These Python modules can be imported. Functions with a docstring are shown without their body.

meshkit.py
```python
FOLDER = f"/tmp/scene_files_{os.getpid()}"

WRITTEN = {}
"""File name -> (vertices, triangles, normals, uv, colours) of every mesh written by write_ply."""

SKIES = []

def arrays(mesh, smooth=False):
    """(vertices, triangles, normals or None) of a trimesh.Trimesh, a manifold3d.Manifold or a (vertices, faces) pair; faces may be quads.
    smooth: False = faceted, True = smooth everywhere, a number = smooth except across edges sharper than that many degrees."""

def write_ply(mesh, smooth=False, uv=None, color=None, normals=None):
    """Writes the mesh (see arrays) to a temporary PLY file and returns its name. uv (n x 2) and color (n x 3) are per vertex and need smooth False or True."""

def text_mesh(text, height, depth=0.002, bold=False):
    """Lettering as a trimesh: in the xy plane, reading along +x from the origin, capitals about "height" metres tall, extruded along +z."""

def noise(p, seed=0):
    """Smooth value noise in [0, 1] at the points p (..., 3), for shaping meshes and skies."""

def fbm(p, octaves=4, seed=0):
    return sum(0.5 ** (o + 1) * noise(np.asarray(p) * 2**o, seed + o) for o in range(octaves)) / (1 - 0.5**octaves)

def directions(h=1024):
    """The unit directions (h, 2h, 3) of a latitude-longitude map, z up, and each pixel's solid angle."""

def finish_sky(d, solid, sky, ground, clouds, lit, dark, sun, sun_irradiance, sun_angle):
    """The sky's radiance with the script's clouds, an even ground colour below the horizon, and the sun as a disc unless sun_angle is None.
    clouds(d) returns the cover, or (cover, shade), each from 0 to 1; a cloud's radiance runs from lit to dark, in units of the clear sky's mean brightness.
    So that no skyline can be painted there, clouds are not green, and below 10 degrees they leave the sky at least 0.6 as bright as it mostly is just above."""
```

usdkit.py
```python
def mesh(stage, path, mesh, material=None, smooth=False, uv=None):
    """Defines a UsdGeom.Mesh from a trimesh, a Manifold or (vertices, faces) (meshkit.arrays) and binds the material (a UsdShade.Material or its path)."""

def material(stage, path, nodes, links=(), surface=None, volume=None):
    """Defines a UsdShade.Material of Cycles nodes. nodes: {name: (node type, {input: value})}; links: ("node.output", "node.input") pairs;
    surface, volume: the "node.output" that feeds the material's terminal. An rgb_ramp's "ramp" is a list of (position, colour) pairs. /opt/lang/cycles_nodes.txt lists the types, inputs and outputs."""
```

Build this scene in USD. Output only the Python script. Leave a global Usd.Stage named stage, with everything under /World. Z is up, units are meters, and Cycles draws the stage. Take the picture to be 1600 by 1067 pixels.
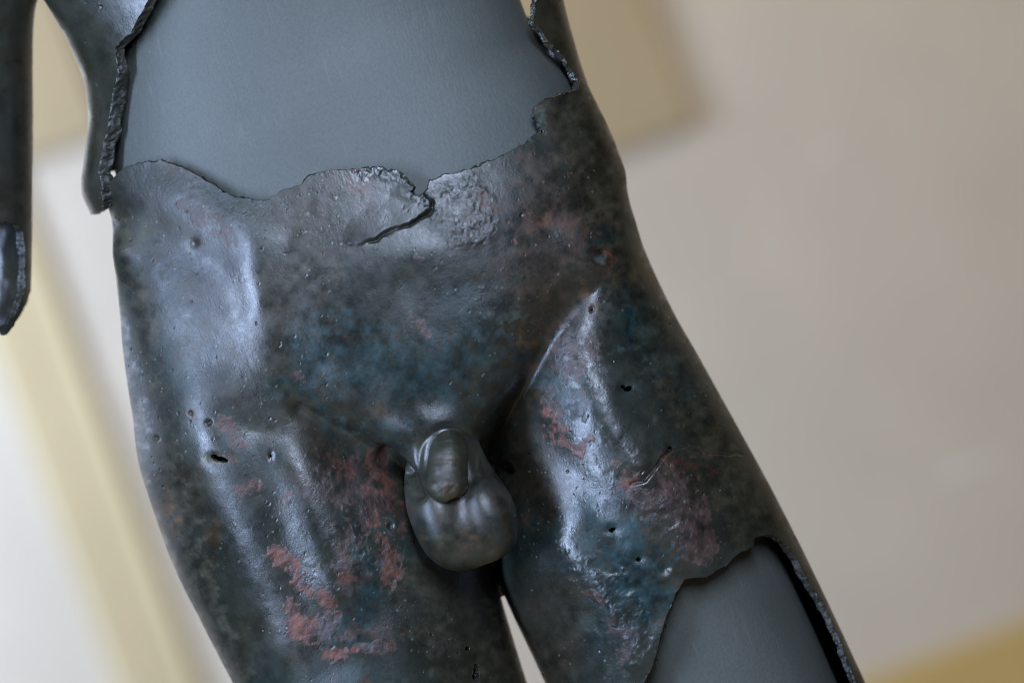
import math
import numpy as np
import trimesh
import usdkit, meshkit
from pxr import Usd, UsdGeom, UsdLux, UsdShade, Gf, Sdf, Vt
from scipy.interpolate import PchipInterpolator
from scipy.spatial import cKDTree

stage = Usd.Stage.CreateInMemory()
UsdGeom.Xform.Define(stage, '/World')
UsdGeom.Scope.Define(stage, '/World/Looks')

# ------------------------------------------------------------------ camera, lamps, exposure
S = 0.0004                      # metres on the statue per photo pixel
ROLL = math.radians(20.0)       # the camera is held tilted
DIST, FOCAL, CAM_Z = 1.78, 100.0, 1.35
CR, SR = math.cos(ROLL), math.sin(ROLL)
cam = UsdGeom.Camera.Define(stage, '/World/camera')
cam.CreateHorizontalApertureAttr(36.0)
cam.CreateVerticalApertureAttr(36.0 * 682 / 1024)
cam.CreateFocalLengthAttr(FOCAL)
cam.CreateFStopAttr(2.6)
cam.CreateFocusDistanceAttr(DIST - 0.075)
cam.CreateExposureAttr(0.0)
cam.CreateClippingRangeAttr((0.05, 100.0))
# columns: right, up, back, eye
_r, _u = (CR, 0, -SR), (SR, 0, CR)
cam.AddTransformOp().Set(Gf.Matrix4d(_r[0], _r[1], _r[2], 0, _u[0], _u[1], _u[2], 0, 0, -1, 0, 0, 0, -DIST, CAM_Z, 1))


def lamp(name, pos, target, w, h, watts, color):
    l = UsdLux.RectLight.Define(stage, '/World/' + name)
    l.CreateWidthAttr(w); l.CreateHeightAttr(h)
    l.CreateIntensityAttr(watts); l.CreateColorAttr(Gf.Vec3f(*color))
    m = Gf.Matrix4d(); m.SetLookAt(Gf.Vec3d(*pos), Gf.Vec3d(*target), Gf.Vec3d(0, 0, 1) if abs(pos[2] - target[2]) < 3 else Gf.Vec3d(0, 1, 0))
    l.AddTransformOp().Set(m.GetInverse())
    return l


C0 = (0, 0, CAM_Z)
lamp('window_light', (-1.25, -1.25, 1.78), C0, 0.26, 1.35, 40.0, (0.52, 0.67, 1.0))
lamp('skylight', (0.27, -1.6, 2.12), C0, 0.20, 1.0, 46.0, (0.59, 0.72, 1.0))
lamp('front_warm_fill', (0.4, -3.6, 3.1), C0, 2.6, 1.2, 0.7, (1.0, 0.78, 0.48))  # added broad warm fill behind the camera, no actual fixture
lamp('wall_cool_fill', (-1.9, 1.6, 2.1), (-0.9, 2.6, 1.1), 0.6, 1.4, 29.0, (0.56, 0.69, 1.0))  # added out-of-view light for the bluish daylight on the left wall
lamp('wall_warm_fill', (1.3, 1.0, 3.3), (0.8, 2.6, 1.0), 1.6, 1.0, 4.6, (1.0, 0.79, 0.50))  # added warm fill that lifts the right of the wall

# ------------------------------------------------------------------ helpers: pictures' pixels <-> the statue's own frame
# The statue is modelled in units of 0.4 mm: X right, W towards the viewer, Z up, all from the middle of the pelvis.
DP = DIST / S


def rolled(px, py, w=0.0):
    k = (DP - np.asarray(w, float)) / DP
    a, b = (np.asarray(px, float) - 800) * k, (533.5 - np.asarray(py, float)) * k
    return a * CR + b * SR, -a * SR + b * CR


def project(p):
    k = DP / (DP - p[:, 1])
    a, b = p[:, 0] * CR - p[:, 2] * SR, p[:, 0] * SR + p[:, 2] * CR
    return 800 + a * k, 533.5 - b * k


def world(p):
    return np.column_stack([p[:, 0] * S, -p[:, 1] * S, p[:, 2] * S + CAM_Z])


def curve(pts):
    pts = sorted(pts)
    z, x = np.array(pts, float).T
    f = PchipInterpolator(z, x)
    return lambda q: f(np.clip(q, z[0], z[-1]))


def side(pixels, extra=()):
    """x as a function of z along a silhouette given in pixels"""
    x, z = rolled(*np.array(pixels, float).T)
    return curve(list(zip(z, x)) + list(extra))


def smin(a, b, k):
    h = np.clip(0.5 + 0.5 * (b - a) / k, 0, 1)
    return b + (a - b) * h - k * h * (1 - h)


def sections(p, xl, xr, front, back, power=2.25, top=None, bottom=None):
    x, w, z = p[:, 0], p[:, 1], p[:, 2]
    l, r, f, b = xl(z), xr(z), front(z), back(z)
    c, a, wc, d = (l + r) / 2, np.maximum((r - l) / 2, 4), (f + b) / 2, np.maximum((f - b) / 2, 4)
    q = (np.abs((x - c) / a) ** power + np.abs((w - wc) / d) ** power) ** (1 / power)
    g = (q - 1) * np.minimum(a, d)
    if top is not None:
        g = -smin(-g, -(z - top), 30.0)
    if bottom is not None:
        g = -smin(-g, -(bottom - z), 30.0)
    return g


def ellipsoid(p, c, r):
    q = (p - np.array(c)) / np.array(r)
    n = np.sqrt((q * q).sum(1))
    return (n - 1) * min(r)


def capsule(p, a, b, ra, rb):
    a, b = np.array(a, float), np.array(b, float)
    t = np.clip(((p - a) @ (b - a)) / ((b - a) @ (b - a)), 0, 1)
    return np.linalg.norm(p - a - t[:, None] * (b - a), axis=1) - (ra + (rb - ra) * t)


def at(px, py, w):
    x, z = rolled(px, py, w)
    return (float(x), w, float(z))


def surface_nets(fn, lo, hi, h):
    lo, hi = np.array(lo, float), np.array(hi, float)
    n = np.ceil((hi - lo) / h).astype(int) + 1
    ax = [lo[k] + h * np.arange(n[k]) for k in range(3)]
    F = np.empty(n, np.float32)
    yz = np.stack(np.meshgrid(ax[1], ax[2], indexing='ij'), -1).reshape(-1, 2)
    step = 24
    for i in range(0, n[0], step):
        xs = ax[0][i:i + step]
        P = np.column_stack([np.repeat(xs, len(yz)), np.tile(yz, (len(xs), 1))])
        F[i:i + step] = fn(P).reshape(len(xs), n[1], n[2])
    F[0] = F[-1] = 50; F[:, 0] = F[:, -1] = 50; F[:, :, 0] = F[:, :, -1] = 50
    ins = F < 0
    m = tuple(n - 1)
    acc, cnt = np.zeros(m + (3,), np.float32), np.zeros(m, np.float32)
    quads = []
    for k in range(3):
        s0 = [slice(None)] * 3; s1 = [slice(None)] * 3
        s0[k] = slice(0, -1); s1[k] = slice(1, None)
        a, b = F[tuple(s0)], F[tuple(s1)]
        I = np.argwhere(ins[tuple(s0)] != ins[tuple(s1)])
        fa, fb = a[tuple(I.T)], b[tuple(I.T)]
        t = fa / (fa - fb)
        pos = I.astype(np.float32); pos[:, k] += t
        u, v = (k + 1) % 3, (k + 2) % 3
        cells = []
        for du, dv in ((-1, -1), (0, -1), (0, 0), (-1, 0)):
            c = I.copy(); c[:, u] += du; c[:, v] += dv
            cells.append(c)
            np.add.at(acc, tuple(c.T), pos); np.add.at(cnt, tuple(c.T), 1)
        q = np.stack([np.ravel_multi_index(tuple(c.T), m) for c in cells], 1)
        q[fa > 0] = q[fa > 0][:, ::-1]
        quads.append(q)
    used = np.flatnonzero(cnt.ravel() > 0)
    idx = np.full(cnt.size, -1); idx[used] = np.arange(len(used))
    v = lo + h * acc.reshape(-1, 3)[used] / cnt.ravel()[used, None]
    q = idx[np.vstack(quads)]
    f = np.vstack([q[:, [0, 1, 2]], q[:, [0, 2, 3]]])
    return v, f


def gradient(fn, p, e=1.0):
    g = np.stack([fn(p + d) - fn(p - d) for d in np.eye(3) * e], 1) / (2 * e)
    return g


def snap(fn, p, rounds=2):
    for _ in range(rounds):
        g = gradient(fn, p)
        p = p - g * np.clip(fn(p) / np.maximum((g * g).sum(1), 0.1), -4, 4)[:, None]
    return p


def refine(fn, v, f, test, times):
    for _ in range(times):
        k = np.flatnonzero(test(v[f].mean(1)))
        v, f = trimesh.remesh.subdivide(v, f, face_index=k)
        v = snap(fn, v, 1)
    return v, f


def normals(v, f):
    n, c = np.zeros_like(v), np.cross(v[f[:, 1]] - v[f[:, 0]], v[f[:, 2]] - v[f[:, 0]])
    for k in range(3):
        for j in range(3):
            n[:, j] += np.bincount(f[:, k], c[:, j], len(v))
    return n / np.maximum(np.linalg.norm(n, axis=1, keepdims=True), 1e-9)


def polyline_distance(x, y, pts):
    d = np.full(len(x), 1e9)
    for (x0, y0), (x1, y1) in zip(pts[:-1], pts[1:]):
        dx, dy = x1 - x0, y1 - y0
        t = np.clip(((x - x0) * dx + (y - y0) * dy) / max(dx * dx + dy * dy, 1e-9), 0, 1)
        d = np.minimum(d, np.hypot(x - x0 - t * dx, y - y0 - t * dy))
    return d


def polygon_field(x, y, pts):
    """distance to a polygon's outline, positive inside"""
    pts = [tuple(map(float, p)) for p in pts]
    d = polyline_distance(x, y, pts + pts[:1])
    inside = np.zeros(len(x), bool)
    for (x0, y0), (x1, y1) in zip(pts, pts[1:] + pts[:1]):
        if y0 != y1:
            inside ^= ((y0 > y) != (y1 > y)) & (x < (x1 - x0) * (y - y0) / (y1 - y0) + x0)
    return np.where(inside, d, -d)


def n2(x, y, scale, seed=0, octaves=3):
    return meshkit.fbm(np.column_stack([x / scale, y / scale, np.full(len(x), 3.7 + seed)]), octaves, seed) * 2.3 - 1.15


def clip(v, f, m, attrs):
    """the part of the mesh where m > 0, cut cleanly along m = 0"""
    s = m[f] > 0
    count = s.sum(1)
    keep = [f[count == 3]]
    V, M, A = [v], [m], [a for a in attrs]
    n = len(v)
    edges, where = [], {}
    one, two = f[count == 1], f[count == 2]

    def roll_to(fs, want):
        k = np.argmax((m[fs] > 0) == want, axis=1)
        return np.take_along_axis(fs, (k[:, None] + np.arange(3)) % 3, 1)
    one, two = roll_to(one, True), roll_to(two, False)
    E = np.vstack([one[:, [0, 1]], one[:, [0, 2]], two[:, [0, 1]], two[:, [0, 2]]])
    Es = np.sort(E, 1)
    U, inv = np.unique(Es, axis=0, return_inverse=True)
    inv = inv.ravel()
    t = (m[U[:, 0]] / (m[U[:, 0]] - m[U[:, 1]]))[:, None]
    nv = v[U[:, 0]] * (1 - t) + v[U[:, 1]] * t
    new = n + inv
    a, b = len(one), len(two)
    o1, o2, t1, t2 = new[:a], new[a:2 * a], new[2 * a:2 * a + b], new[2 * a + b:]
    keep.append(np.column_stack([one[:, 0], o1, o2]))
    keep.append(np.column_stack([t1, two[:, 1], two[:, 2]]))
    keep.append(np.column_stack([t1, two[:, 2], t2]))
    rim = np.vstack([np.column_stack([o1, o2]), np.column_stack([t2, t1])])
    V = np.vstack([v, nv])
    out = [np.concatenate([q, (q[U[:, 0]] * (1 - (t if q.ndim > 1 else t[:, 0])) + q[U[:, 1]] * (t if q.ndim > 1 else t[:, 0]))]) for q in attrs]
    M = np.concatenate([m, np.zeros(len(nv))])
    return V, np.vstack(keep), M, out, rim


def shell(v, f, m, nrm, attrs, thick, band, lean=(0, 0, 0)):
    """A cast wall: the outer skin where m > 0, its broken rim, and the inner skin near the rim (band) or everywhere (None)."""
    V, F, M, (N, *A), rim = clip(v, f, m, [nrm, *attrs])
    N = N / np.maximum(np.linalg.norm(N, axis=1, keepdims=True), 1e-9)
    sel = F if band is None else F[(M[F] < band).all(1)]
    n = len(V)
    rough = meshkit.fbm(V / 34.0, 2, 5)[:, None] - 0.5
    inner = V - N * (thick * (1 + 0.9 * rough)) + np.array(lean) * (np.clip(1 - M / 60, 0, 1) * (0.75 + 0.5 * rough[:, 0]))[:, None]
    rows = [V]
    faces = [F, sel[:, ::-1] + n]
    rows.append(inner)
    # the rim: three rows of points between the skins, bulging and crumbled
    e = np.unique(rim)
    look = np.full(n, -1); look[e] = np.arange(len(e))
    prev = e
    base = 2 * n
    out_dir = N[e]
    for k, t in enumerate((0.12, 0.3, 0.5, 0.7, 0.88)):
        P = V[e] * (1 - t) + inner[e] * t
        P = P + (4 + 12 * meshkit.fbm(P / 40.0, 2, 3)[:, None]) * np.column_stack([meshkit.fbm(P / 9.0 + 0.9 * k + 5 * j, 3, 9 + j) - 0.5 for j in range(3)])
        rows.append(P)
        ids = base + np.arange(len(e)); base += len(e)
        a0, b0 = (rim[:, 0], rim[:, 1]) if k == 0 else (prev[look[rim[:, 0]]], prev[look[rim[:, 1]]])
        a1, b1 = ids[look[rim[:, 0]]], ids[look[rim[:, 1]]]
        faces += [np.column_stack([b0, a0, a1]), np.column_stack([b0, a1, b1])]
        prev = ids
    a0, b0 = prev[look[rim[:, 0]]], prev[look[rim[:, 1]]]
    a1, b1 = rim[:, 0] + n, rim[:, 1] + n
    faces += [np.column_stack([b0, a0, a1]), np.column_stack([b0, a1, b1])]
    A = [np.concatenate([q, q] + [q[e]] * 5) for q in A]
    inner_flag = np.concatenate([np.zeros(n), np.ones(n), *[np.full(len(e), 0.5 + 0.05 * j) for j in range(5)]])
    V, F = np.vstack(rows), np.vstack(faces)
    used = np.unique(F)
    re = np.full(len(V), -1); re[used] = np.arange(len(used))
    return V[used], re[F], inner_flag[used], [q[used] for q in A]


# ------------------------------------------------------------------ materials
def mat(name, nodes, links, surface='p.BSDF'):
    return usdkit.material(stage, '/World/Looks/' + name, nodes, links, surface=surface)


def bronze_material():
    nodes = {
        'tint': ('attribute', {'attribute': 'tint'}),
        'wear': ('attribute', {'attribute': 'wear'}),          # r roughness, g grain strength, b speckle
        'sep': ('separate_color', {}),
        'geo': ('geometry', {}),
        'n1': ('noise_texture', {'scale': 55.0, 'detail': 6.0, 'roughness': 0.65}),
        'n2': ('noise_texture', {'scale': 420.0, 'detail': 4.0, 'roughness': 0.7}),
        'n3': ('noise_texture', {'scale': 900.0, 'detail': 3.0, 'roughness': 0.7}),
        'map': ('mapping', {'scale': (1.0, 1.0, 0.09), 'rotation': (0.0, 0.06, 0.0)}),
        'n4': ('noise_texture', {'scale': 520.0, 'detail': 3.0, 'roughness': 0.6}),
        'r1': ('rgb_ramp', {'ramp': [(0.25, (0.55, 0.55, 0.55)), (0.5, (1, 1, 1)), (0.75, (1.5, 1.5, 1.5))]}),
        'mul': ('mix_color', {'blend_type': 'multiply', 'fac': 1.0, 'use_clamp': False}),
        'vor': ('voronoi_texture', {'scale': 330.0, 'randomness': 1.0}),
        'vr': ('rgb_ramp', {'ramp': [(0.0, (1, 1, 1)), (0.10, (1, 1, 1)), (0.17, (0, 0, 0)), (1.0, (0, 0, 0))]}),
        'vm': ('math', {'math_type': 'multiply'}),
        'gate': ('map_range', {'from_min': 0.55, 'from_max': 0.72, 'to_min': 0.0, 'to_max': 1.0, 'clamp': True}),
        'vg': ('math', {'math_type': 'multiply'}),
        'spk': ('mix_color', {'blend_type': 'mix', 'b': (0.20, 0.22, 0.20)}),
        'rr': ('math', {'math_type': 'multiply_add', 'value2': 0.22, 'value3': -0.11}),
        'ra': ('math', {'math_type': 'add'}),
        'h1': ('math', {'math_type': 'multiply'}),
        'h2': ('math', {'math_type': 'multiply', 'value2': 0.2}),
        'h3': ('math', {'math_type': 'add'}),
        'h4': ('math', {'math_type': 'multiply_add', 'value2': 0.13}),
        'b': ('bump', {'strength': 1.0, 'distance': 0.0004}),
        'p': ('principled_bsdf', {'metallic': 0.0, 'ior': 1.62, 'specular_ior_level': 0.5, 'coat_weight': 0.0}),
    }
    links = [('wear.color', 'sep.color'), ('geo.position', 'n1.vector'), ('geo.position', 'n2.vector'), ('geo.position', 'n3.vector'),
             ('geo.position', 'map.vector'), ('map.vector', 'n4.vector'), ('geo.position', 'vor.vector'),
             ('n1.fac', 'r1.fac'), ('tint.color', 'mul.a'), ('r1.color', 'mul.b'),
             ('vor.distance', 'vr.fac'), ('vr.color', 'vm.value1'), ('sep.b', 'vm.value2'), ('n1.fac', 'gate.value'),
             ('vm.value', 'vg.value1'), ('gate.result', 'vg.value2'),
             ('vg.value', 'spk.fac'), ('mul.result', 'spk.a'), ('spk.result', 'p.base_color'),
             ('n2.fac', 'rr.value1'), ('rr.value', 'ra.value1'), ('sep.r', 'ra.value2'), ('ra.value', 'p.roughness'), 
             ('n2.fac', 'h1.value1'), ('sep.g', 'h1.value2'), ('n3.fac', 'h2.value1'), ('h1.value', 'h3.value1'), ('h2.value', 'h3.value2'),
             ('n4.fac', 'h4.value1'), ('h3.value', 'h4.value3'), ('h4.value', 'b.height'), ('b.normal', 'p.normal'), ('b.normal', 'p.coat_normal')]
    return mat('aged_bronze', nodes, links)


BRONZE = bronze_material()
CORE = mat('grey_resin', {
    'geo': ('geometry', {}),
    'map': ('mapping', {'scale': (1.0, 1.0, 0.25), 'rotation': (0, 0.9, 0)}),
    'n': ('noise_texture', {'scale': 700.0, 'detail': 4.0, 'roughness': 0.7}),
    'n2': ('noise_texture', {'scale': 14.0, 'detail': 4.0}),
    'r': ('rgb_ramp', {'ramp': [(0.3, (0.087, 0.095, 0.083)), (0.7, (0.105, 0.113, 0.100))]}),
    'n5': ('noise_texture', {'scale': 620.0, 'detail': 3.0, 'roughness': 0.8}),
    'r5': ('rgb_ramp', {'ramp': [(0.3, (0.86, 0.86, 0.86)), (0.7, (1.14, 1.14, 1.14))]}),
    'mu': ('mix_color', {'blend_type': 'multiply', 'fac': 1.0, 'use_clamp': False}),
    'm6': ('mapping', {'scale': (1.0, 1.0, 0.05), 'rotation': (0, 1.15, 0)}),
    'n6': ('noise_texture', {'scale': 260.0, 'detail': 2.0}),
    'r6': ('rgb_ramp', {'ramp': [(0.62, (0, 0, 0)), (0.74, (0.25, 0.25, 0.25)), (1.0, (0.35, 0.35, 0.35))]}),
    'm7': ('mix_color', {'b': (0.17, 0.175, 0.165)}),
    'b': ('bump', {'strength': 0.5, 'distance': 0.0004}),
    'p': ('principled_bsdf', {'roughness': 0.52, 'specular_ior_level': 0.4})},
    [('geo.position', 'map.vector'), ('map.vector', 'n.vector'), ('geo.position', 'n2.vector'), ('n2.fac', 'r.fac'), ('geo.position', 'n5.vector'), ('n5.fac', 'r5.fac'), ('r.color', 'mu.a'), ('r5.color', 'mu.b'),
     ('geo.position', 'm6.vector'), ('m6.vector', 'n6.vector'), ('n6.fac', 'r6.fac'), ('mu.result', 'm7.a'), ('r6.color', 'm7.fac'), ('m7.result', 'p.base_color'), ('n.fac', 'b.height'), ('b.normal', 'p.normal')])


def plaster(name, c, bump=0.3):
    a, b = [tuple(x * k for x in c) for k in (0.95, 1.04)]
    return mat(name, {
        'geo': ('geometry', {}), 'n': ('noise_texture', {'scale': 5.0, 'detail': 5.0}), 'n2': ('noise_texture', {'scale': 130.0, 'detail': 3.0}),
        'r': ('rgb_ramp', {'ramp': [(0.3, a), (0.7, b)]}), 'b': ('bump', {'strength': bump, 'distance': 0.002}),
        'p': ('principled_bsdf', {'roughness': 0.7, 'specular_ior_level': 0.3})},
        [('geo.position', 'n.vector'), ('geo.position', 'n2.vector'), ('n.fac', 'r.fac'), ('r.color', 'p.base_color'), ('n2.fac', 'b.height'), ('b.normal', 'p.normal')])


WALL = plaster('wall_paint', (0.60, 0.52, 0.39))
CREAM = plaster('cream_paint', (0.57, 0.455, 0.245))
TAN = plaster('tan_shade_and_floor', (0.44, 0.335, 0.18))  # tone of shaded wall, painted on the shadow boards; the floor shares it
LIME = plaster('lime_smear', (0.76, 0.70, 0.60))
OCHRE = plaster('ochre_paint', (0.55, 0.38, 0.13))


# ------------------------------------------------------------------ scene helpers
def thing(name, label, cat, loc=(0, 0, 0)):
    x = UsdGeom.Xform.Define(stage, '/World/' + name)
    x.AddTranslateOp().Set(Gf.Vec3d(*loc))
    o = x.GetPrim()
    o.SetCustomDataByKey('label', label); o.SetCustomDataByKey('category', cat)
    return o


def put(path, v, f, material, loc=(0, 0, 0), smooth=True, tint=None, wear=None, label=None, kind=None, nrm=None):
    m = UsdGeom.Mesh.Define(stage, path)
    v = np.asarray(v, float) - np.array(loc)
    m.CreatePointsAttr(Vt.Vec3fArray.FromNumpy(v.astype(np.float32)))
    m.CreateFaceVertexCountsAttr(Vt.IntArray.FromNumpy(np.full(len(f), 3, np.int32)))
    m.CreateFaceVertexIndicesAttr(Vt.IntArray.FromNumpy(np.asarray(f, np.int32).ravel()))
    m.CreateSubdivisionSchemeAttr('none')
    if smooth:
        m.CreateNormalsAttr(Vt.Vec3fArray.FromNumpy((normals(v, f) if nrm is None else nrm).astype(np.float32)))
        m.SetNormalsInterpolation('vertex')
    pv = UsdGeom.PrimvarsAPI(m)
    for n, q in (('tint', tint), ('wear', wear)):
        if q is not None:
            pv.CreatePrimvar(n, Sdf.ValueTypeNames.Color3fArray, 'vertex').Set(Vt.Vec3fArray.FromNumpy(np.asarray(q, np.float32)))
    UsdShade.MaterialBindingAPI.Apply(m.GetPrim()).Bind(material)
    if label: m.GetPrim().SetCustomDataByKey('label', label)
    if kind: m.GetPrim().SetCustomDataByKey('kind', kind)
    return m.GetPrim()


def world_mesh(path, v, f, material, **k):
    """from statue units (X, W, Z) to metres; the flip of W turns the triangles round"""
    return put(path, world(v), f[:, ::-1], material, **k)


def rounded_box(size, centre, r):
    import manifold3d
    sx, sy, sz = [s / 2 - r for s in size]
    balls = [manifold3d.Manifold.sphere(r, 16).translate((x, y, z)) for x in (-sx, sx) for y in (-sy, sy) for z in (-sz, sz)]
    h = manifold3d.Manifold.batch_hull(balls).translate(centre)
    m = h.to_mesh()
    return np.array(m.vert_properties[:, :3], float), np.array(m.tri_verts)


# ------------------------------------------------------------------ the setting: wall with painted bands, far out of focus
WY = 2.6                                                        # wall plane, metres behind the statue


def wall_xz(px, py, y=WY):
    a, b = rolled(px, py)
    k = (DIST + y) / DIST * S
    return float(a) * k, float(b) * k + CAM_Z


v, f = rounded_box((6.0, 0.2, 3.4), (0.4, WY + 0.1, 1.7), 0.02)
UsdGeom.Xform.Define(stage, '/World/wall').GetPrim().SetCustomDataByKey('kind', 'structure')
put('/World/wall/wall_face', v, f, WALL, smooth=False)
v, f = rounded_box((6.4, 5.4, 0.1), (0.4, 0.1, -0.05), 0.02)
put('/World/floor', v, f, TAN, smooth=False, kind='structure')


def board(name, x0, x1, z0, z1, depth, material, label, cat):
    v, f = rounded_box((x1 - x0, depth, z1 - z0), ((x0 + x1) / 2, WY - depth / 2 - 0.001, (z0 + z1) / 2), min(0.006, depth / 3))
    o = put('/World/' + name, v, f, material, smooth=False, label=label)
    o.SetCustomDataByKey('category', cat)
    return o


# cream upright pilaster on the left
xa, xb = wall_xz(82, 800)[0], wall_xz(196, 745)[0]
PX0, PX1 = xa, xb
mid = (xa + xb) / 2
pil = thing('wall_pilaster', 'cream painted upright strip on the pale wall left of the statue', 'pilaster', (mid, WY, 0))
for nm, x0, x1, d in (('board', xa, mid - 0.006, 0.013), ('board_001', mid + 0.006, xb, 0.015), ('backing', xa + 0.01, xb - 0.01, 0.006)):
    v, f = rounded_box((x1 - x0, d, 3.0), ((x0 + x1) / 2, WY - d / 2 - 0.001, 1.6), 0.004)
    put('/World/wall_pilaster/' + nm, v, f, CREAM, loc=(mid, WY, 0), smooth=False)
# wall shadow behind the waist, painted as a tan board: lower right corner in view
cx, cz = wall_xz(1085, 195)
board('wall_shadow_board', cx - 0.55, cx, cz, cz + 1.0, 0.02, TAN, 'shadow on the wall behind the waist set as a tan board, right of the bronze flank', 'wall shadow')
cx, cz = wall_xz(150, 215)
board('wall_shadow_board_001', cx - 0.35, cx + 0.02, cz, cz + 0.6, 0.02, TAN, 'wall shadow set as a tan board, seen in the gap between the arm and the chest fragment', 'wall shadow')  # second patch of wall shade, also painted on as a board
# two faint plaster smears on the right of the wall
for nm, (ax, ay), (bx, by), hh in (('plaster_smear', (1272, 248), (1318, 226), 0.0055), ('plaster_smear_001', (1452, 756), (1570, 712), 0.0055)):
    (x0, z0), (x1, z1) = wall_xz(ax, ay), wall_xz(bx, by)
    t = np.linspace(0, 1, 25); ph = np.linspace(0, np.pi, 7)
    prof = np.sin(np.pi * t) ** 0.6 * (1 + 0.4 * (meshkit.fbm(np.column_stack([t * 9, t * 0, t * 0 + hh * 900]), 3, 1) - 0.5))
    gx, gz = x0 + (x1 - x0) * t, z0 + (z1 - z0) * t
    nx_, nz_ = -(z1 - z0), (x1 - x0); nn = math.hypot(nx_, nz_); nx_, nz_ = nx_ / nn, nz_ / nn
    P = np.stack([np.column_stack([gx + nx_ * np.cos(p) * hh * prof, np.full(25, WY + 0.0005) - np.sin(p) * hh * 0.8 * prof, gz + nz_ * np.cos(p) * hh * prof]) for p in ph], 1).reshape(-1, 3)
    q = [[i * 7 + j, i * 7 + j + 1, i * 7 + j + 8, i * 7 + j + 7] for i in range(24) for j in range(6)]
    q = np.array(q); ff = np.vstack([q[:, [0, 1, 2]], q[:, [0, 2, 3]]])
    put('/World/wall/' + nm, P, ff, LIME, smooth=True)
# ochre rail low on the right
cx, cz = wall_xz(1480, 1012)
board('wall_rail', -0.9, 2.6, cz - 0.5, cz, 0.05, OCHRE, 'ochre painted dado rail along the wall at the lower right', 'dado rail')

# ------------------------------------------------------------------ the statue: outer form
LEFT = [(178, 262), (170, 282), (166, 302), (172, 325), (185, 360), (195, 450), (205, 600), (213, 700), (240, 800), (280, 900), (320, 980), (365, 1065), (420, 1180), (460, 1280)]
RIGHT = [(882, 0), (898, 70), (915, 125), (960, 220), (975, 262), (978, 300), (986, 335), (1050, 480), (1098, 566), (1150, 660), (1250, 850), (1305, 965), (1352, 1067), (1420, 1220), (1470, 1340)]
hip_l, hip_r = side(LEFT), side(RIGHT)
zl = np.array([-800, -700, -600, -500, -400, -300, -200, -100, 0, 60, 120])

torso_l = curve([(500, -490), (436, -516), (373, -519), (290, -532), (220, -543), (160, -530), (100, -505), (14, -410), (-98, -268), (-165, -196), (-230, -180), (-300, -170)])
torso_r = curve([(520, 257), (474, 257), (410, 256)] + [(z, float(hip_r(z))) for z in (345, 290, 230, 190, 150)] + [(110, 236), (70, 212), (14, 140), (-60, 25), (-136, -84), (-180, -106), (-230, -116), (-300, -125)])
torso_f = curve([(520, 210), (400, 222), (280, 238), (150, 252), (40, 250), (-60, 236), (-130, 216), (-190, 160), (-250, 70), (-330, 20)])
torso_b = curve([(520, -190), (350, -205), (150, -255), (0, -265), (-150, -240), (-300, -160)])
legA_l = curve([(z, float(hip_l(z))) for z in (-800, -600, -400, -250, -120, 0, 100, 180)] + [(250, -536), (330, -520)])
legA_r = curve([(-800, -170), (-500, -160), (-345, -151), (-250, -140), (-160, -160), (-98, -190), (-60, -212), (14, -258), (100, -305), (180, -360), (260, -430), (330, -500)])
legA_f = curve([(-800, 205), (-500, 216), (-300, 224), (-120, 229), (-20, 228), (60, 216), (130, 182), (230, 120), (330, 30)])
legA_b = curve([(-800, -180), (-400, -215), (-150, -240), (50, -240), (200, -190), (330, -80)])
legB_l = curve([(-800, -110), (-500, -135), (-345, -147), (-250, -112), (-136, -78), (-60, -52), (14, 10), (70, 90), (120, 140), (170, 185), (230, 215)])
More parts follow.
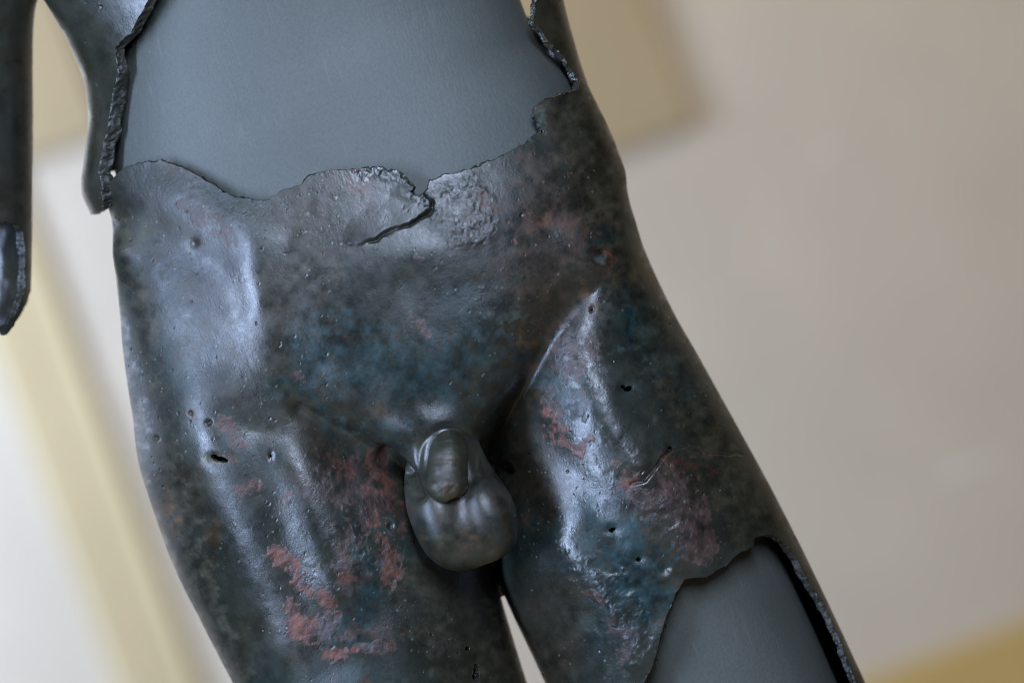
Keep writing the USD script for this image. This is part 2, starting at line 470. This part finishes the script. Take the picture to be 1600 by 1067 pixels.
legB_r = curve([(z, float(hip_r(z))) for z in (-800, -600, -400, -250, -120, -35, 50, 120)] + [(170, 240), (230, 244)])
legB_f = curve([(-800, 215), (-500, 220), (-300, 226), (-150, 218), (-40, 198), (40, 192), (110, 150), (170, 72), (230, -20)])
legB_b = curve([(-800, -170), (-400, -205), (-150, -235), (50, -225), (170, -160), (230, -60)])


def ease(q, a, b):
    t = np.clip((q - a) / (b - a), 0, 1)
    return t * t * t * (t * (6 * t - 15) + 10)


def body(p):
    z, x = p[:, 2], p[:, 0]
    t = sections(p, torso_l, torso_r, torso_f, torso_b, 2.6, bottom=-318)
    a = sections(p, legA_l, legA_r, legA_f, legA_b, 2.03, top=325)
    b = sections(p, legB_l, legB_r, legB_f, legB_b, 2.03, top=225)
    ka = 18 + 62 * ease(z, -150, 60)
    kb = 7 + 22 * ease(z, -330, -200) + 60 * ease(z, -20, 150) * (1 - ease(x, 110, 235))
    g = smin(t, a, ka)
    g = smin(g, b, kb)
    g = -smin(-g, x - hip_l(z) + 4, 10)         # never wider than the hips' own outline
    return -smin(-g, hip_r(z) - x + 4, 10)


SCR = [at(688, 806, 228), at(762, 806, 228), at(722, 838, 222), at(700, 745, 205)]
PEN = [at(697, 705, 246), at(701, 752, 272)]


def genital_form(p):
    s = ellipsoid(p, SCR[0], (44, 52, 63))
    s = smin(s, ellipsoid(p, SCR[1], (44, 50, 63)), 22)
    s = smin(s, ellipsoid(p, SCR[2], (52, 46, 50)), 26)
    return smin(s, ellipsoid(p, SCR[3], (62, 40, 70)), 30)


def outer(p):
    return smin(body(p), genital_form(p), 12)


def phallus(p):
    c = np.array(at(699, 728, 252))
    q = p - c
    a, b = q[:, 0] * CR - q[:, 2] * SR, q[:, 0] * SR + q[:, 2] * CR
    w = q[:, 1] + 0.34 * b                                    # it leans forward towards the tip
    a = a - 0.04 * b
    r = 31.5 - 0.06 * b + 2.2 * np.exp(-((b + 30) / 9) ** 2) - 1.6 * np.exp(-((b + 14) / 6) ** 2)
    n = ((np.abs(a) / (r - 1)) ** 2.1 + (np.abs(w) / r) ** 2.1 + (np.abs(b) / 54) ** 3.0)
    return (np.maximum(n, 1e-9) ** (1 / 2.3) - 1) * 32


# ---- painted wear: colour patches of the corrosion, in picture coordinates of the front
RUST, PINK, OLIVE, TEAL, OCH, GREEN, DARK = [np.array(c) for c in ((0.115, 0.036, 0.020), (0.066, 0.037, 0.031), (0.036, 0.033, 0.019), (0.012, 0.036, 0.038), (0.080, 0.042, 0.014), (0.060, 0.085, 0.068), (0.010, 0.011, 0.011))]
BASE = np.array((0.024, 0.027, 0.0195))
BROWN = np.array((0.036, 0.024, 0.014))
PATCHES = [  # colour, polyline, half-width, strength, ragged
    (OLIVE, [(930, 230), (990, 400), (1090, 620), (1200, 820)], 60, 0.75, 40), (OLIVE, [(1040, 520), (1110, 640)], 50, 0.6, 40), (BROWN, [(860, 300), (880, 420), (840, 560)], 80, 0.9, 50),
    (BROWN, [(740, 340), (800, 420)], 50, 0.45, 40), (BROWN, [(840, 700), (850, 780)], 45, 0.6, 30), (OLIVE, [(205, 380), (215, 640), (290, 930), (350, 1060)], 46, 0.9, 30), (OLIVE, [(650, 920), (760, 1040)], 60, 0.6, 40),
    (RUST, [(432, 866), (456, 876), (466, 905), (488, 925), (515, 935), (518, 962), (496, 985), (470, 968)], 15, 0.95, 14),
    (RUST, [(455, 945), (460, 985), (492, 998)], 15, 0.85, 12),
    (RUST, [(512, 1026), (552, 1014), (608, 1012)], 11, 1.0, 8),
    (RUST, [(586, 730), (600, 768), (585, 800), (592, 850), (608, 900)], 20, 0.75, 20),
    (PINK, [(520, 745), (560, 760), (575, 790)], 42, 0.6, 30),
    (PINK, [(535, 850), (545, 900)], 34, 0.6, 28),
    (RUST, [(528, 902), (575, 902)], 10, 0.7, 12),
    (RUST, [(372, 765), (392, 758)], 15, 0.55, 14), (RUST, [(449, 772), (446, 785)], 9, 0.6, 10), (RUST, [(355, 668), (374, 690)], 15, 0.5, 14),
    (RUST, [(852, 622), (862, 660), (884, 690), (914, 700)], 15, 0.75, 18), (PINK, [(905, 620), (912, 640)], 15, 0.8, 14),
    (PINK, [(880, 540), (915, 550), (900, 590)], 20, 0.55, 20),
    (PINK, [(975, 770), (1020, 785), (1060, 800), (1085, 830)], 28, 0.65, 30), (PINK, [(1045, 740), (1075, 790), (1095, 850)], 26, 0.7, 26),
    (RUST, [(965, 725), (985, 750)], 13, 0.5, 14), (RUST, [(1050, 720), (1110, 730)], 14, 0.4, 16),
    (PINK, [(970, 985), (985, 1010)], 24, 0.5, 22), (RUST, [(925, 925), (945, 935)], 8, 0.5, 12),
    (RUST, [(656, 508), (666, 522)], 7, 0.9, 7), (RUST, [(640, 492), (642, 494)], 4, 0.8, 4), (RUST, [(632, 522), (633, 524)], 3, 0.8, 3), (RUST, [(652, 402), (660, 406)], 5, 0.6, 5),
    (OCH, [(815, 535), (832, 540)], 8, 0.9, 8), (OCH, [(812, 515), (814, 520)], 6, 0.5, 6), (RUST, [(466, 585), (472, 592)], 8, 0.6, 9), (RUST, [(805, 377), (806, 380)], 5, 0.7, 5),
    (OCH, [(822, 322), (845, 345)], 12, 0.7, 14), (RUST, [(850, 350), (940, 345)], 34, 0.16, 40), (RUST, [(752, 300), (760, 320)], 14, 0.4, 16), (RUST, [(545, 265), (560, 290)], 22, 0.4, 22),
    (RUST, [(948, 402), (956, 406)], 8, 0.8, 8), (GREEN, [(935, 403), (944, 405)], 6, 0.9, 6),
    (OCH, [(228, 440), (232, 520)], 14, 0.45, 18), (OCH, [(250, 790), (262, 830)], 16, 0.6, 18), (OCH, [(918, 455), (928, 470)], 12, 0.6, 12), (OCH, [(1010, 420), (1040, 440)], 30, 0.35, 26),
    (TEAL, [(972, 520), (990, 495)], 16, 0.9, 14), (TEAL, [(985, 490), (1100, 600)], 40, 0.4, 40), (TEAL, [(940, 800), (1000, 880), (1020, 930)], 44, 0.8, 34), (TEAL, [(850, 590), (905, 640)], 26, 0.6, 24),
    (TEAL, [(510, 560), (640, 570), (760, 560)], 60, 0.55, 50), (TEAL, [(520, 650), (620, 690)], 22, 0.4, 22), (TEAL, [(575, 870), (575, 1000), (520, 985)], 24, 0.7, 26), (TEAL, [(250, 420), (280, 560)], 50, 0.35, 40),
    (GREEN, [(770, 495), (812, 492)], 14, 0.45, 16), (GREEN, [(540, 660), (560, 672)], 10, 0.4, 14), (TEAL, [(640, 700), (640, 720)], 12, 0.5, 14),
    (OLIVE * 0.8, [(690, 740), (730, 760), (725, 840)], 74, 0.85, 18), (BROWN, [(720, 850), (750, 840)], 18, 0.6, 20), (TEAL, [(665, 800), (680, 830)], 10, 0.5, 12), (TEAL, [(770, 810), (780, 840)], 10, 0.5, 12), (OCH, [(706, 700), (716, 730)], 12, 0.6, 12), (OCH, [(735, 832), (745, 836)], 10, 0.35, 10),
    (OLIVE, [(870, 160), (930, 240), (930, 300)], 50, 0.8, 40), (GREEN, [(845, 175), (850, 210)], 7, 0.5, 8), (GREEN, [(820, 216), (832, 220)], 5, 0.9, 6),
    (OCH, [(325, 716), (362, 718)], 9, 0.6, 10), (GREEN, [(320, 712), (330, 708)], 5, 0.6, 8), (BROWN, [(640, 800), (800, 800)], 30, 0.4, 30),
    (RUST, [(540, 990), (600, 985)], 14, 0.35, 20), (RUST, [(620, 790), (632, 840)], 10, 0.35, 16), (OCH, [(625, 885), (636, 895)], 10, 0.4, 12), (RUST, [(520, 720), (545, 740)], 15, 0.4, 16),
    (DARK, [(300, 400), (345, 440)], 16, 0.6, 16), (DARK, [(455, 800), (520, 830)], 20, 0.4, 20), (DARK, [(560, 960), (640, 950)], 26, 0.5, 26),
    (RUST, [(345, 350), (365, 375)], 10, 0.4, 10), (RUST, [(378, 430), (380, 436)], 6, 0.6, 6), (PINK, [(300, 325), (340, 350)], 18, 0.5, 20),
]


def weathering(x, y, w, p):
    """tint, wear and small relief of the skin at picture points x, y"""
    n = len(x)
    big, mid_, small = n2(x, y, 170, 1), n2(x, y, 46, 2), n2(x, y, 14, 3)
    tint = np.tile(BASE, (n, 1)) * (1 + 0.4 * big + 0.22 * mid_)[:, None]
    blend = lambda k, c: tint + (np.asarray(c) * (1 + 0.9 * small[:, None]) - tint) * np.clip(k, 0, 1)[:, None]
    tint = blend(np.clip((n2(x, y, 120, 11) - 0.05) * 1.2, 0, 0.3), TEAL * 0.9)
    tint = blend(np.clip((n2(x, y, 95, 12) + 0.02) * 1.8, 0, 0.6), (OLIVE + BROWN) / 2)
    tint = blend(np.clip((n2(x, y, 38, 13, 4) - 0.42) * 5.0, 0, 0.5), OCH * 0.6)
    rust, dull = np.zeros(n), np.zeros(n)
    frec = n2(x, y, 8, 23, 4)
    warp = 1.4 * n2(x, y, 22, 21, 4) + 0.9 * n2(x, y, 7, 22, 2)
    for c, pts, r, s, rag in PATCHES:
        q = np.array(pts); pad = r + rag * 1.5
        k = np.flatnonzero((x > q[:, 0].min() - pad) & (x < q[:, 0].max() + pad) & (y > q[:, 1].min() - pad) & (y < q[:, 1].max() + pad))
        if not len(k): continue
        d = polyline_distance(x[k], y[k], pts) + rag * warp[k]
        a = np.clip((r - d) / (0.16 * r + 2), 0, 1) * s * np.clip(0.85 + 1.6 * frec[k] + 0.5 * small[k], 0.12, 1)
        tint[k] += (np.asarray(c) * (1 + 1.1 * small[k, None]) - tint[k]) * a[:, None]
        if c is OLIVE or c is BROWN: dull[k] = np.maximum(dull[k], a)
        if c is RUST or c is PINK: rust[k] = np.maximum(rust[k], a)
    speck = np.clip((n2(x, y, 60, 31) + 0.02) * 5, 0, 1)
    crust = np.exp(-(np.maximum(polyline_distance(x, y, [(215, 275), (300, 280), (360, 320), (420, 330)]) - 8, 0) / 22) ** 2)
    hammered = np.clip(polygon_field(x, y, [(660, 300), (690, 280), (740, 270), (770, 310), (780, 365), (750, 385), (700, 385), (675, 360), (650, 350)]) / 14 + 0.5, 0, 1)
    rough = 0.335 + 0.17 * rust + 0.10 * crust - 0.02 * hammered + 0.10 * mid_ + 0.11 * small + 0.05 * big + 0.14 * dull
    grain = 0.22 + 0.9 * rust + 1.2 * crust + 0.9 * hammered + 0.25 * np.clip(mid_ * 2, -0.6, 1)
    rough = rough + 0.15 * np.exp(-(polyline_distance(x, y, [(230, 330), (285, 430), (290, 600)]) / 75) ** 2) + 0.05 * np.exp(-np.maximum(genital_form(p), 0) / 10)
    wear = np.column_stack([np.clip(rough, 0.17, 0.7), np.clip(grain, 0.2, 3), np.clip(0.5 * speck + crust, 0, 1)])
    rim2 = np.exp(-(polyline_distance(x, y, [(560, 266), (600, 266), (640, 286), (662, 312), (672, 325)]) / 11) ** 2)
    relief = 1.2 * n2(x, y, 110, 41) + 0.5 * n2(x, y, 30, 42) - 1.0 * rust * (0.4 + 0.5 * small - 1.3 * frec) + 1.0 * crust * n2(x, y, 9, 43) + 1.5 * hammered * n2(x, y, 9, 44, 2) + 3.5 * rim2 * n2(x, y, 8, 47, 2)
    pits = np.clip(n2(x, y, 6, 45, 2) - 0.66, 0, 0.3) * 12 * np.clip(n2(x, y, 80, 46) * 3 + 0.2, 0, 1)
    # single mineral grains and pin-holes
    rng = np.random.default_rng(7)
    c = rng.uniform((60, 0), (1400, 1080), (16000, 2))
    dens = np.clip(n2(c[:, 0], c[:, 1], 70, 91) * 2.6 + 0.3, 0.04, 1.6) + 0.8 * np.exp(-(polyline_distance(c[:, 0], c[:, 1], [(215, 275), (300, 280), (360, 320), (420, 330)]) / 40) ** 2)
    c = c[rng.uniform(0, 1, len(c)) < dens * 0.55]
    rad = np.minimum(rng.lognormal(-0.25, 0.5, len(c)), 1.7); hue = rng.uniform(0, 1, len(c))
    d, k = cKDTree(c).query(np.column_stack([x, y]), distance_upper_bound=6)
    ok = np.flatnonzero(np.isfinite(d)); k = k[ok]
    a = np.clip((rad[k] * 1.25 - d[ok]) / 1.2, 0, 1)
    light, pin, red = hue[k] < 0.62, (hue[k] >= 0.62) & (hue[k] < 0.85), hue[k] >= 0.85
    for sel, col, h in ((light, (0.13, 0.145, 0.125), 0.4), (pin, (0.012, 0.012, 0.011), -1.5), (red, (0.14, 0.06, 0.04), 0.3)):
        q = ok[sel]
        tint[q] += (np.array(col) - tint[q]) * (a[sel] * 0.85)[:, None]
        relief[q] += h * a[sel]
    return np.maximum(tint, 0.004), wear, relief - pits


def groove(x, y, pts, width, depth):
    d = polyline_distance(x, y, pts)
    return -depth * np.exp(-(d / width) ** 2)


PLATE = [(590, 372), (615, 362), (640, 352), (655, 338), (672, 328), (676, 315), (660, 300), (640, 285), (600, 255), (480, 255), (400, 330), (470, 372), (560, 382)]
RIM_TOP = [(120, 1300), (120, 330), (160, 306), (168, 292), (176, 277), (190, 265), (215, 255), (250, 251), (285, 262), (310, 275), (335, 290), (360, 303), (395, 312), (420, 312), (440, 298), (470, 290),
           (485, 275), (510, 266), (560, 265), (590, 262), (600, 266), (606, 271), (612, 264), (628, 270), (640, 283), (646, 290), (640, 300), (648, 306), (660, 303), (668, 296), (672, 283), (690, 276), (720, 268), (770, 250), (800, 236), (828, 218), (843, 205), (846, 192),
           (834, 180), (838, 168), (860, 151), (885, 144), (903, 138), (906, 124), (960, 118), (1100, 300), (1600, 1300)]
HOLE = [(1000, 1300), (1008, 1067), (1030, 1015), (1040, 965), (1058, 925), (1072, 905), (1105, 901), (1130, 886), (1160, 862), (1178, 852), (1180, 838), (1205, 834), (1226, 846), (1246, 872), (1266, 912), (1292, 952), (1314, 1005), (1340, 1067), (1400, 1300)]
PUNCH = [(345, 718, 11, 5, 0.15), (335, 714, 5, 3, 0), (982, 607, 7, 4, -0.2), (974, 604, 4, 3, 0), (957, 828, 6, 3.5, -0.3), (998, 874, 5, 3.5, 0.4), (744, 1052, 4.5, 13, 0), (731, 1013, 4, 4, 0), (1048, 700, 4, 3, 0.4), (423, 712, 2.2, 3, 0), (925, 484, 2, 2, 0)]
CRACK1 = [(590, 378), (600, 372), (625, 366), (642, 352), (655, 340), (672, 328), (676, 318)]
CRACK2 = [(985, 757), (1005, 752), (1022, 732), (1035, 714), (1048, 703)]


def front_relief(x, y):
    r = np.zeros(len(x))
    # flank bulge over the iliac crest, and the furrow below it
    r += 4 * np.exp(-(polyline_distance(x, y, [(200, 300), (300, 318), (370, 345), (410, 375)]) / 34) ** 2)
    r += groove(x, y, [(215, 370), (290, 385), (340, 420), (370, 470)], 30, 4)
    # plane change at the edge of the belly muscle
    r += 6 * np.exp(-(polyline_distance(x, y, [(392, 360), (404, 480), (432, 620)]) / 44) ** 2)
    r += groove(x, y, [(432, 330), (440, 470), (455, 560), (480, 640)], 30, 1.5)
    # right of the belly
    r += groove(x, y, [(905, 380), (890, 440), (870, 520)], 40, 4)
    r += 12 * np.exp(-(((x - 685) / 85) ** 2 + ((y - 672) / 36) ** 2))          # pubic mound
    r += 5 * np.exp(-(((x - 660) / 110) ** 2 + ((y - 390) / 45) ** 2))
    ring = np.hypot((x - 699) / 44, (y - 728) / 60) - 1
    r -= 2.5 * np.exp(-(ring / 0.12) ** 2) * np.clip((760 - y) / 40, 0, 1)
    r += groove(x, y, [(600, 712), (640, 740), (652, 770)], 10, 14)
    r += groove(x, y, [(470, 640), (520, 672), (600, 712)], 14, 10)
    # thigh muscle ridges
    r += 7 * np.exp(-(polyline_distance(x, y, [(310, 640), (350, 760), (400, 900), (430, 1000)]) / 58) ** 2)
    r += groove(x, y, [(395, 680), (430, 800), (470, 920), (520, 1040)], 40, 4)
    r += 11 * np.exp(-(polyline_distance(x, y, [(465, 690), (490, 790), (530, 900)]) / 48) ** 2)
    r += 10 * np.exp(-(polyline_distance(x, y, [(895, 540), (945, 650), (1000, 740), (1070, 840)]) / 44) ** 2)
    r += groove(x, y, [(850, 680), (920, 780), (960, 850), (1030, 960)], 26, 4)
    r += 6 * np.exp(-(polyline_distance(x, y, [(880, 850), (940, 920), (1000, 1010)]) / 30) ** 2)
    # cast-on plate with a broken, lifted edge
    wig = 8 * n2(x, y, 24, 52, 5)
    plate = polygon_field(x, y, PLATE) + wig * 0.9 + 2 * n2(x, y, 9, 51)
    fade = np.clip(1 - polyline_distance(x, y, CRACK1 + [(664, 300)]) / 55, 0, 1)
    r += 5.5 * np.clip(plate / 4 + 0.5, 0, 1) * fade
    r -= 7 * np.exp(-(plate / 2.3) ** 2) * np.exp(-(polyline_distance(x, y, CRACK1) / 15) ** 4) * np.clip(1.1 + n2(x, y, 40, 53), 0.3, 1.5)
    r += groove(x + 0.4 * wig, y - 0.4 * wig, CRACK2, 2.0, 5)
    r += groove(x + wig, y - wig, [(1048, 703), (1075, 696), (1110, 706), (1160, 710)], 2.0, 2.5)
    # flaking scale on the thighs
    for k, (pts, wd, h) in enumerate((([(900, 840), (950, 920), (1000, 1000)], 55, 2.6), ([(985, 720), (1060, 800)], 55, 2.0), ([(900, 550), (910, 640)], 40, 2.0), ([(540, 745), (570, 790), (600, 900)], 45, 2.2), ([(470, 900), (500, 980)], 40, 1.5))):
        near = np.clip(1.4 - polyline_distance(x, y, pts) / wd, 0, 1)
        r += 0.6 * h * near * (np.clip((n2(x, y, 40, 60 + k, 5) + 0.02) * 4, 0, 1) + 0.2 * np.clip((n2(x, y, 12, 90 + k, 4) - 0.2) * 3, 0, 1))
    for hx, hy, ra, rb, _ in PUNCH:
        r -= 2.5 * np.exp(-(((x - hx) / (ra * 1.9)) ** 2 + ((y - hy) / (rb * 2.4)) ** 2))
    for hx, hy, ra, dp in ((788, 737, 10, 14), (328, 660, 4, 5), (300, 645, 3, 3), (245, 685, 4, 4), (1040, 888, 8, 5), (300, 380, 7, 2.5), (610, 822, 4, 3)):
        r -= dp * np.exp(-(((x - hx) ** 2 + (y - hy) ** 2) / ra ** 2))
    return r


STATUE = '/World/bronze_statue'
BASE_LOC = (-0.06, 0.0, 0.3)
thing('bronze_statue', 'life-size ancient bronze torso with dark corroded skin, broken edges and grey inner core', 'statue', BASE_LOC)


def cut_field(x, y, w, polygon_keep, polygon_out=None, punch=(), facing=1.0):
    wob = (6 * n2(x, y, 30, 71) + 5 * n2(x, y, 10, 72, 3)) * np.clip(1.6 * np.asarray(facing) - 0.1, 0.08, 1) * np.clip(0.55 + 1.3 * n2(x, y, 70, 77), 0.1, 1.3)
    m = polygon_field(x, y, polygon_keep) + wob
    if polygon_out is not None:
        m = np.minimum(m, -polygon_field(x, y, polygon_out) + wob)
    for hx, hy, ra, rb, ang in punch:
        near = np.flatnonzero((np.abs(x - hx) < 40) & (np.abs(y - hy) < 40))
        if len(near):
            dx, dy = x[near] - hx, y[near] - hy
            dx, dy = dx * math.cos(ang) + dy * math.sin(ang), dy * math.cos(ang) - dx * math.sin(ang)
            e = (np.hypot(dx / ra, dy / rb) - 1) * min(ra, rb) + 0.55 * wob[near]
            m[near] = np.minimum(m[near], e)
    return m


# pelvis and thighs, one cast wall
v, f = surface_nets(outer, (-660, -320, -790), (400, 340, 545), 6.5)
v = snap(outer, v, 2)


def in_view(c):
    x, y = project(c)
    return (c[:, 1] > -30) & (x > 60) & (x < 1500) & (y > 60) & (y < 1110)


v, f = refine(outer, v, f, in_view, 2)
g = gradient(outer, v); N = g / np.maximum(np.linalg.norm(g, axis=1, keepdims=True), 1e-9)
px, py = project(v)
tint, wear, relief = weathering(px, py, v[:, 1], v)
frontness = np.clip((N[:, 1] + 0.05) / 0.25, 0, 1)
calm = 1 - 0.35 * np.exp(-np.maximum(genital_form(v), 0) / 12)
v = v + N * ((relief * calm + front_relief(px, py)) * frontness)[:, None]
px, py = project(v)
m = np.where(N[:, 1] > -0.02, cut_field(px, py, v[:, 1], RIM_TOP, HOLE, PUNCH, N[:, 1]), 0)
back = 425 - v[:, 2] + 14 * n2(v[:, 0], v[:, 1], 30, 73)
m = np.where(N[:, 1] > -0.02, m, np.minimum(back, 200))
V, F, inn, (T, Wr) = shell(v, f, m, N, [tint, wear], 11.0, 75)
edge = (inn > 0.4) & (inn < 0.9)
T[edge] = T[edge] * 0.6 + np.array((0.06, 0.075, 0.06)) * (0.6 * np.clip(n2(V[edge, 0] + V[edge, 1], V[edge, 2], 30, 85), 0, 1))[:, None]
T[inn > 0.9] = (0.012, 0.013, 0.013)
Wr[edge, 0] = 0.55; Wr[edge, 1] = 1.2
world_mesh(STATUE + '/pelvis_and_thighs', V, F, BRONZE, loc=BASE_LOC, tint=T, wear=Wr, label='dark bronze pelvis and thighs with ragged upper rim and a gap in the left thigh')

# separately cast member with a broken tip
pf = phallus
v, f = surface_nets(pf, np.array(PEN[0]) - 70, np.array(PEN[1]) + 70, 2.2)
v = snap(pf, v, 1)
g = gradient(pf, v); N = g / np.maximum(np.linalg.norm(g, axis=1, keepdims=True), 1e-9)
px, py = project(v)
tint, wear, relief = weathering(px, py, v[:, 1], v)
tip = np.exp(-((px - 702) ** 2 + (py - 766) ** 2) / 16 ** 2)
v = v + N * (0.4 * relief + 2.0 * n2(px, py, 12, 81) * (0.4 + 1.6 * tip) + 1.7 * n2(py, px * 0.15, 10, 82) - 4.5 * tip)[:, None]
tint = tint * 0.25 + np.array((0.022, 0.021, 0.010)) * (0.9 + 0.5 * n2(px, py, 14, 83)[:, None]) + np.array((0.03, 0.012, 0.008)) * tip[:, None]
wear[:, 1] += 1.2 * tip; wear[:, 0] = 0.5 + 0.1 * n2(px, py, 12, 84)
world_mesh(STATUE + '/cast_member', v, f, BRONZE, loc=BASE_LOC, tint=tint, wear=wear)

# ---- arm and chest fragment, upper left
UP_L = [(158, 345), (146, 338), (133, 310), (134, 250), (141, 180), (132, 120), (112, 72), (84, 22), (60, -20), (20, -90)]
up_l = side(UP_L)
up_r = side([(878, -120), (880, 0), (898, 70), (916, 128), (960, 225)])
up_f, up_b = curve([(380, 222), (520, 210), (700, 225), (1000, 250)]), curve([(380, -200), (600, -180), (1000, -190)])
ARM = [at(-52, -140, -10), at(-40, 180, -10), at(-44, 640, 10)]


def chest(p):
    return sections(p, up_l, up_r, up_f, up_b, 2.3)


def arm(p):
    return np.minimum(capsule(p, ARM[0], ARM[1], 100, 90), capsule(p, ARM[1], ARM[2], 90, 88))


def upper(p):
    return smin(chest(p), arm(p), 34)


x0, z0 = rolled(-150, 560)
v, f = surface_nets(upper, (-960, -230, 260), (-150, 260, 930), 6.5)
v = snap(upper, v, 2)
v, f = refine(upper, v, f, lambda c: (c[:, 1] > -60) & (project(c)[0] > -60), 2)
g = gradient(upper, v); N = g / np.maximum(np.linalg.norm(g, axis=1, keepdims=True), 1e-9)
px, py = project(v)
tint, wear, relief = weathering(px, py, v[:, 1], v)
v = v + N * relief[:, None]
tint = tint * 0.6 + OLIVE * 0.35
is_arm = arm(v) < chest(v)
CHEST_KEEP = [(-400, -400), (330, -400), (262, -60), (236, -10), (222, 18), (205, 48), (186, 66), (178, 76), (181, 95), (184, 115), (178, 135), (172, 170), (166, 205), (158, 235), (154, 262), (157, 285), (158, 305), (156, 326), (150, 334), (140, 334), (128, 345), (90, 345), (60, 150), (-400, -100)]
ARM_KEEP = [(-400, -400), (110, -400), (110, 60), (90, 460), (46, 456), (42, 470), (30, 492), (18, 512), (8, 524), (0, 512), (-30, 520), (-200, 560), (-400, 500)]
ARM_OUT = [(-300, 340), (-40, 346), (8, 346), (28, 350), (36, 362), (38, 400), (38, 450), (24, 490), (8, 508), (-30, 515), (-300, 560)]
m_c = np.where(N[:, 1] > -0.1, cut_field(px, py, 0, CHEST_KEEP, facing=N[:, 1]), np.minimum(262 - py, 330 - px) + 8 * n2(px, py, 22, 74))
m_a = np.where(N[:, 1] > 0, cut_field(px, py, 0, ARM_KEEP, ARM_OUT, facing=N[:, 1]), cut_field(px, py, 0, ARM_KEEP))
for nm, sel, m, th in (('chest_fragment', ~is_arm, m_c, 11.0), ('arm', is_arm, m_a, 12.0)):
    ff = f[sel[f].sum(1) >= 2]
    V, F, inn, (T, Wr) = shell(v, ff, m, N, [tint, wear], th, None, (13 * CR, 0, -13 * SR) if nm == 'chest_fragment' else (0, 0, 0))
    edge = (inn > 0.4) & (inn < 0.9)
    T[edge] = T[edge] * 0.6 + np.array((0.06, 0.065, 0.055)) * (0.5 * np.clip(n2(V[edge, 0] + V[edge, 1], V[edge, 2], 30, 85), 0, 1))[:, None]
    Wr[edge, 0] = 0.5; Wr[edge, 1] = 1.4
    T[inn > 0.9] *= 0.6
    world_mesh(STATUE + '/' + nm, V, F, BRONZE, loc=BASE_LOC, tint=T, wear=Wr,
               label={'arm': 'bronze arm broken off below, hollow inside', 'chest_fragment': 'narrow bronze side fragment with crumbled edge beside the grey core'}[nm])

# ---- flank fragment, upper right
v, f = surface_nets(chest, (60, -230, 290), (300, 200, 640), 5.0)
v = snap(chest, v, 2)
v, f = refine(chest, v, f, lambda c: c[:, 1] > -60, 1)
g = gradient(chest, v); N = g / np.maximum(np.linalg.norm(g, axis=1, keepdims=True), 1e-9)
px, py = project(v)
tint, wear, relief = weathering(px, py, v[:, 1], v)
v = v + N * relief[:, None]
FLANK_KEEP = [(838, -200), (838, 0), (836, 18), (833, 36), (848, 50), (856, 64), (872, 78), (884, 96), (897, 114), (904, 126), (960, 130), (960, -200)]
m = np.where(N[:, 1] > -0.1, cut_field(px, py, 0, FLANK_KEEP, facing=N[:, 1]), np.minimum(np.minimum(py - 26, 150 - py), px - 780) + 6 * n2(px, py, 22, 75))
V, F, inn, (T, Wr) = shell(v, f, m, N, [tint * 0.6 + OLIVE * 0.35, wear], 11.0, None)
T[inn > 0.9] = (0.012, 0.014, 0.016)
world_mesh(STATUE + '/flank_fragment', V, F, BRONZE, loc=BASE_LOC, tint=T, wear=Wr, label='thin bronze flank fragment at the upper right of the waist')

# ---- grey cores seen through the gaps
core_l = side([(262, -120), (222, 0), (196, 70), (186, 120), (182, 200), (184, 275), (204, 380), (214, 480)])
core_r = side([(800, -120), (812, 0), (836, 62), (872, 102), (896, 140), (925, 220), (945, 300), (955, 360)])
core_f, core_b = curve([(150, 222), (280, 214), (400, 202), (520, 192), (700, 205), (1000, 225)]), curve([(150, -180), (520, -160), (1000, -160)])


def core(p):
    c = sections(p, core_l, core_r, core_f, core_b, 2.3)
    return np.maximum(c, 180 - p[:, 2])


v, f = surface_nets(core, (-560, -240, 170), (300, 260, 930), 9.0)
v = snap(core, v, 2)
v, f = refine(core, v, f, lambda c: c[:, 1] > 0, 1)
world_mesh(STATUE + '/torso_core', v, f, CORE, loc=BASE_LOC, label='smooth matt grey modern core filling the missing belly')


core_front = curve([(-800, 165), (-500, 200), (-250, 226)])


def thigh(p):
    q = p - np.array((-2, 0, 0))
    return np.maximum(sections(q, legB_l, legB_r, core_front, legB_b, 2.03) + 30, p[:, 2] + 250)


v, f = surface_nets(thigh, (-160, -260, -790), (360, 260, -240), 9.0)
v = snap(thigh, v, 1)
world_mesh(STATUE + '/thigh_core', v, f, CORE, loc=BASE_LOC, label='smooth grey core showing through the gap in the left thigh')
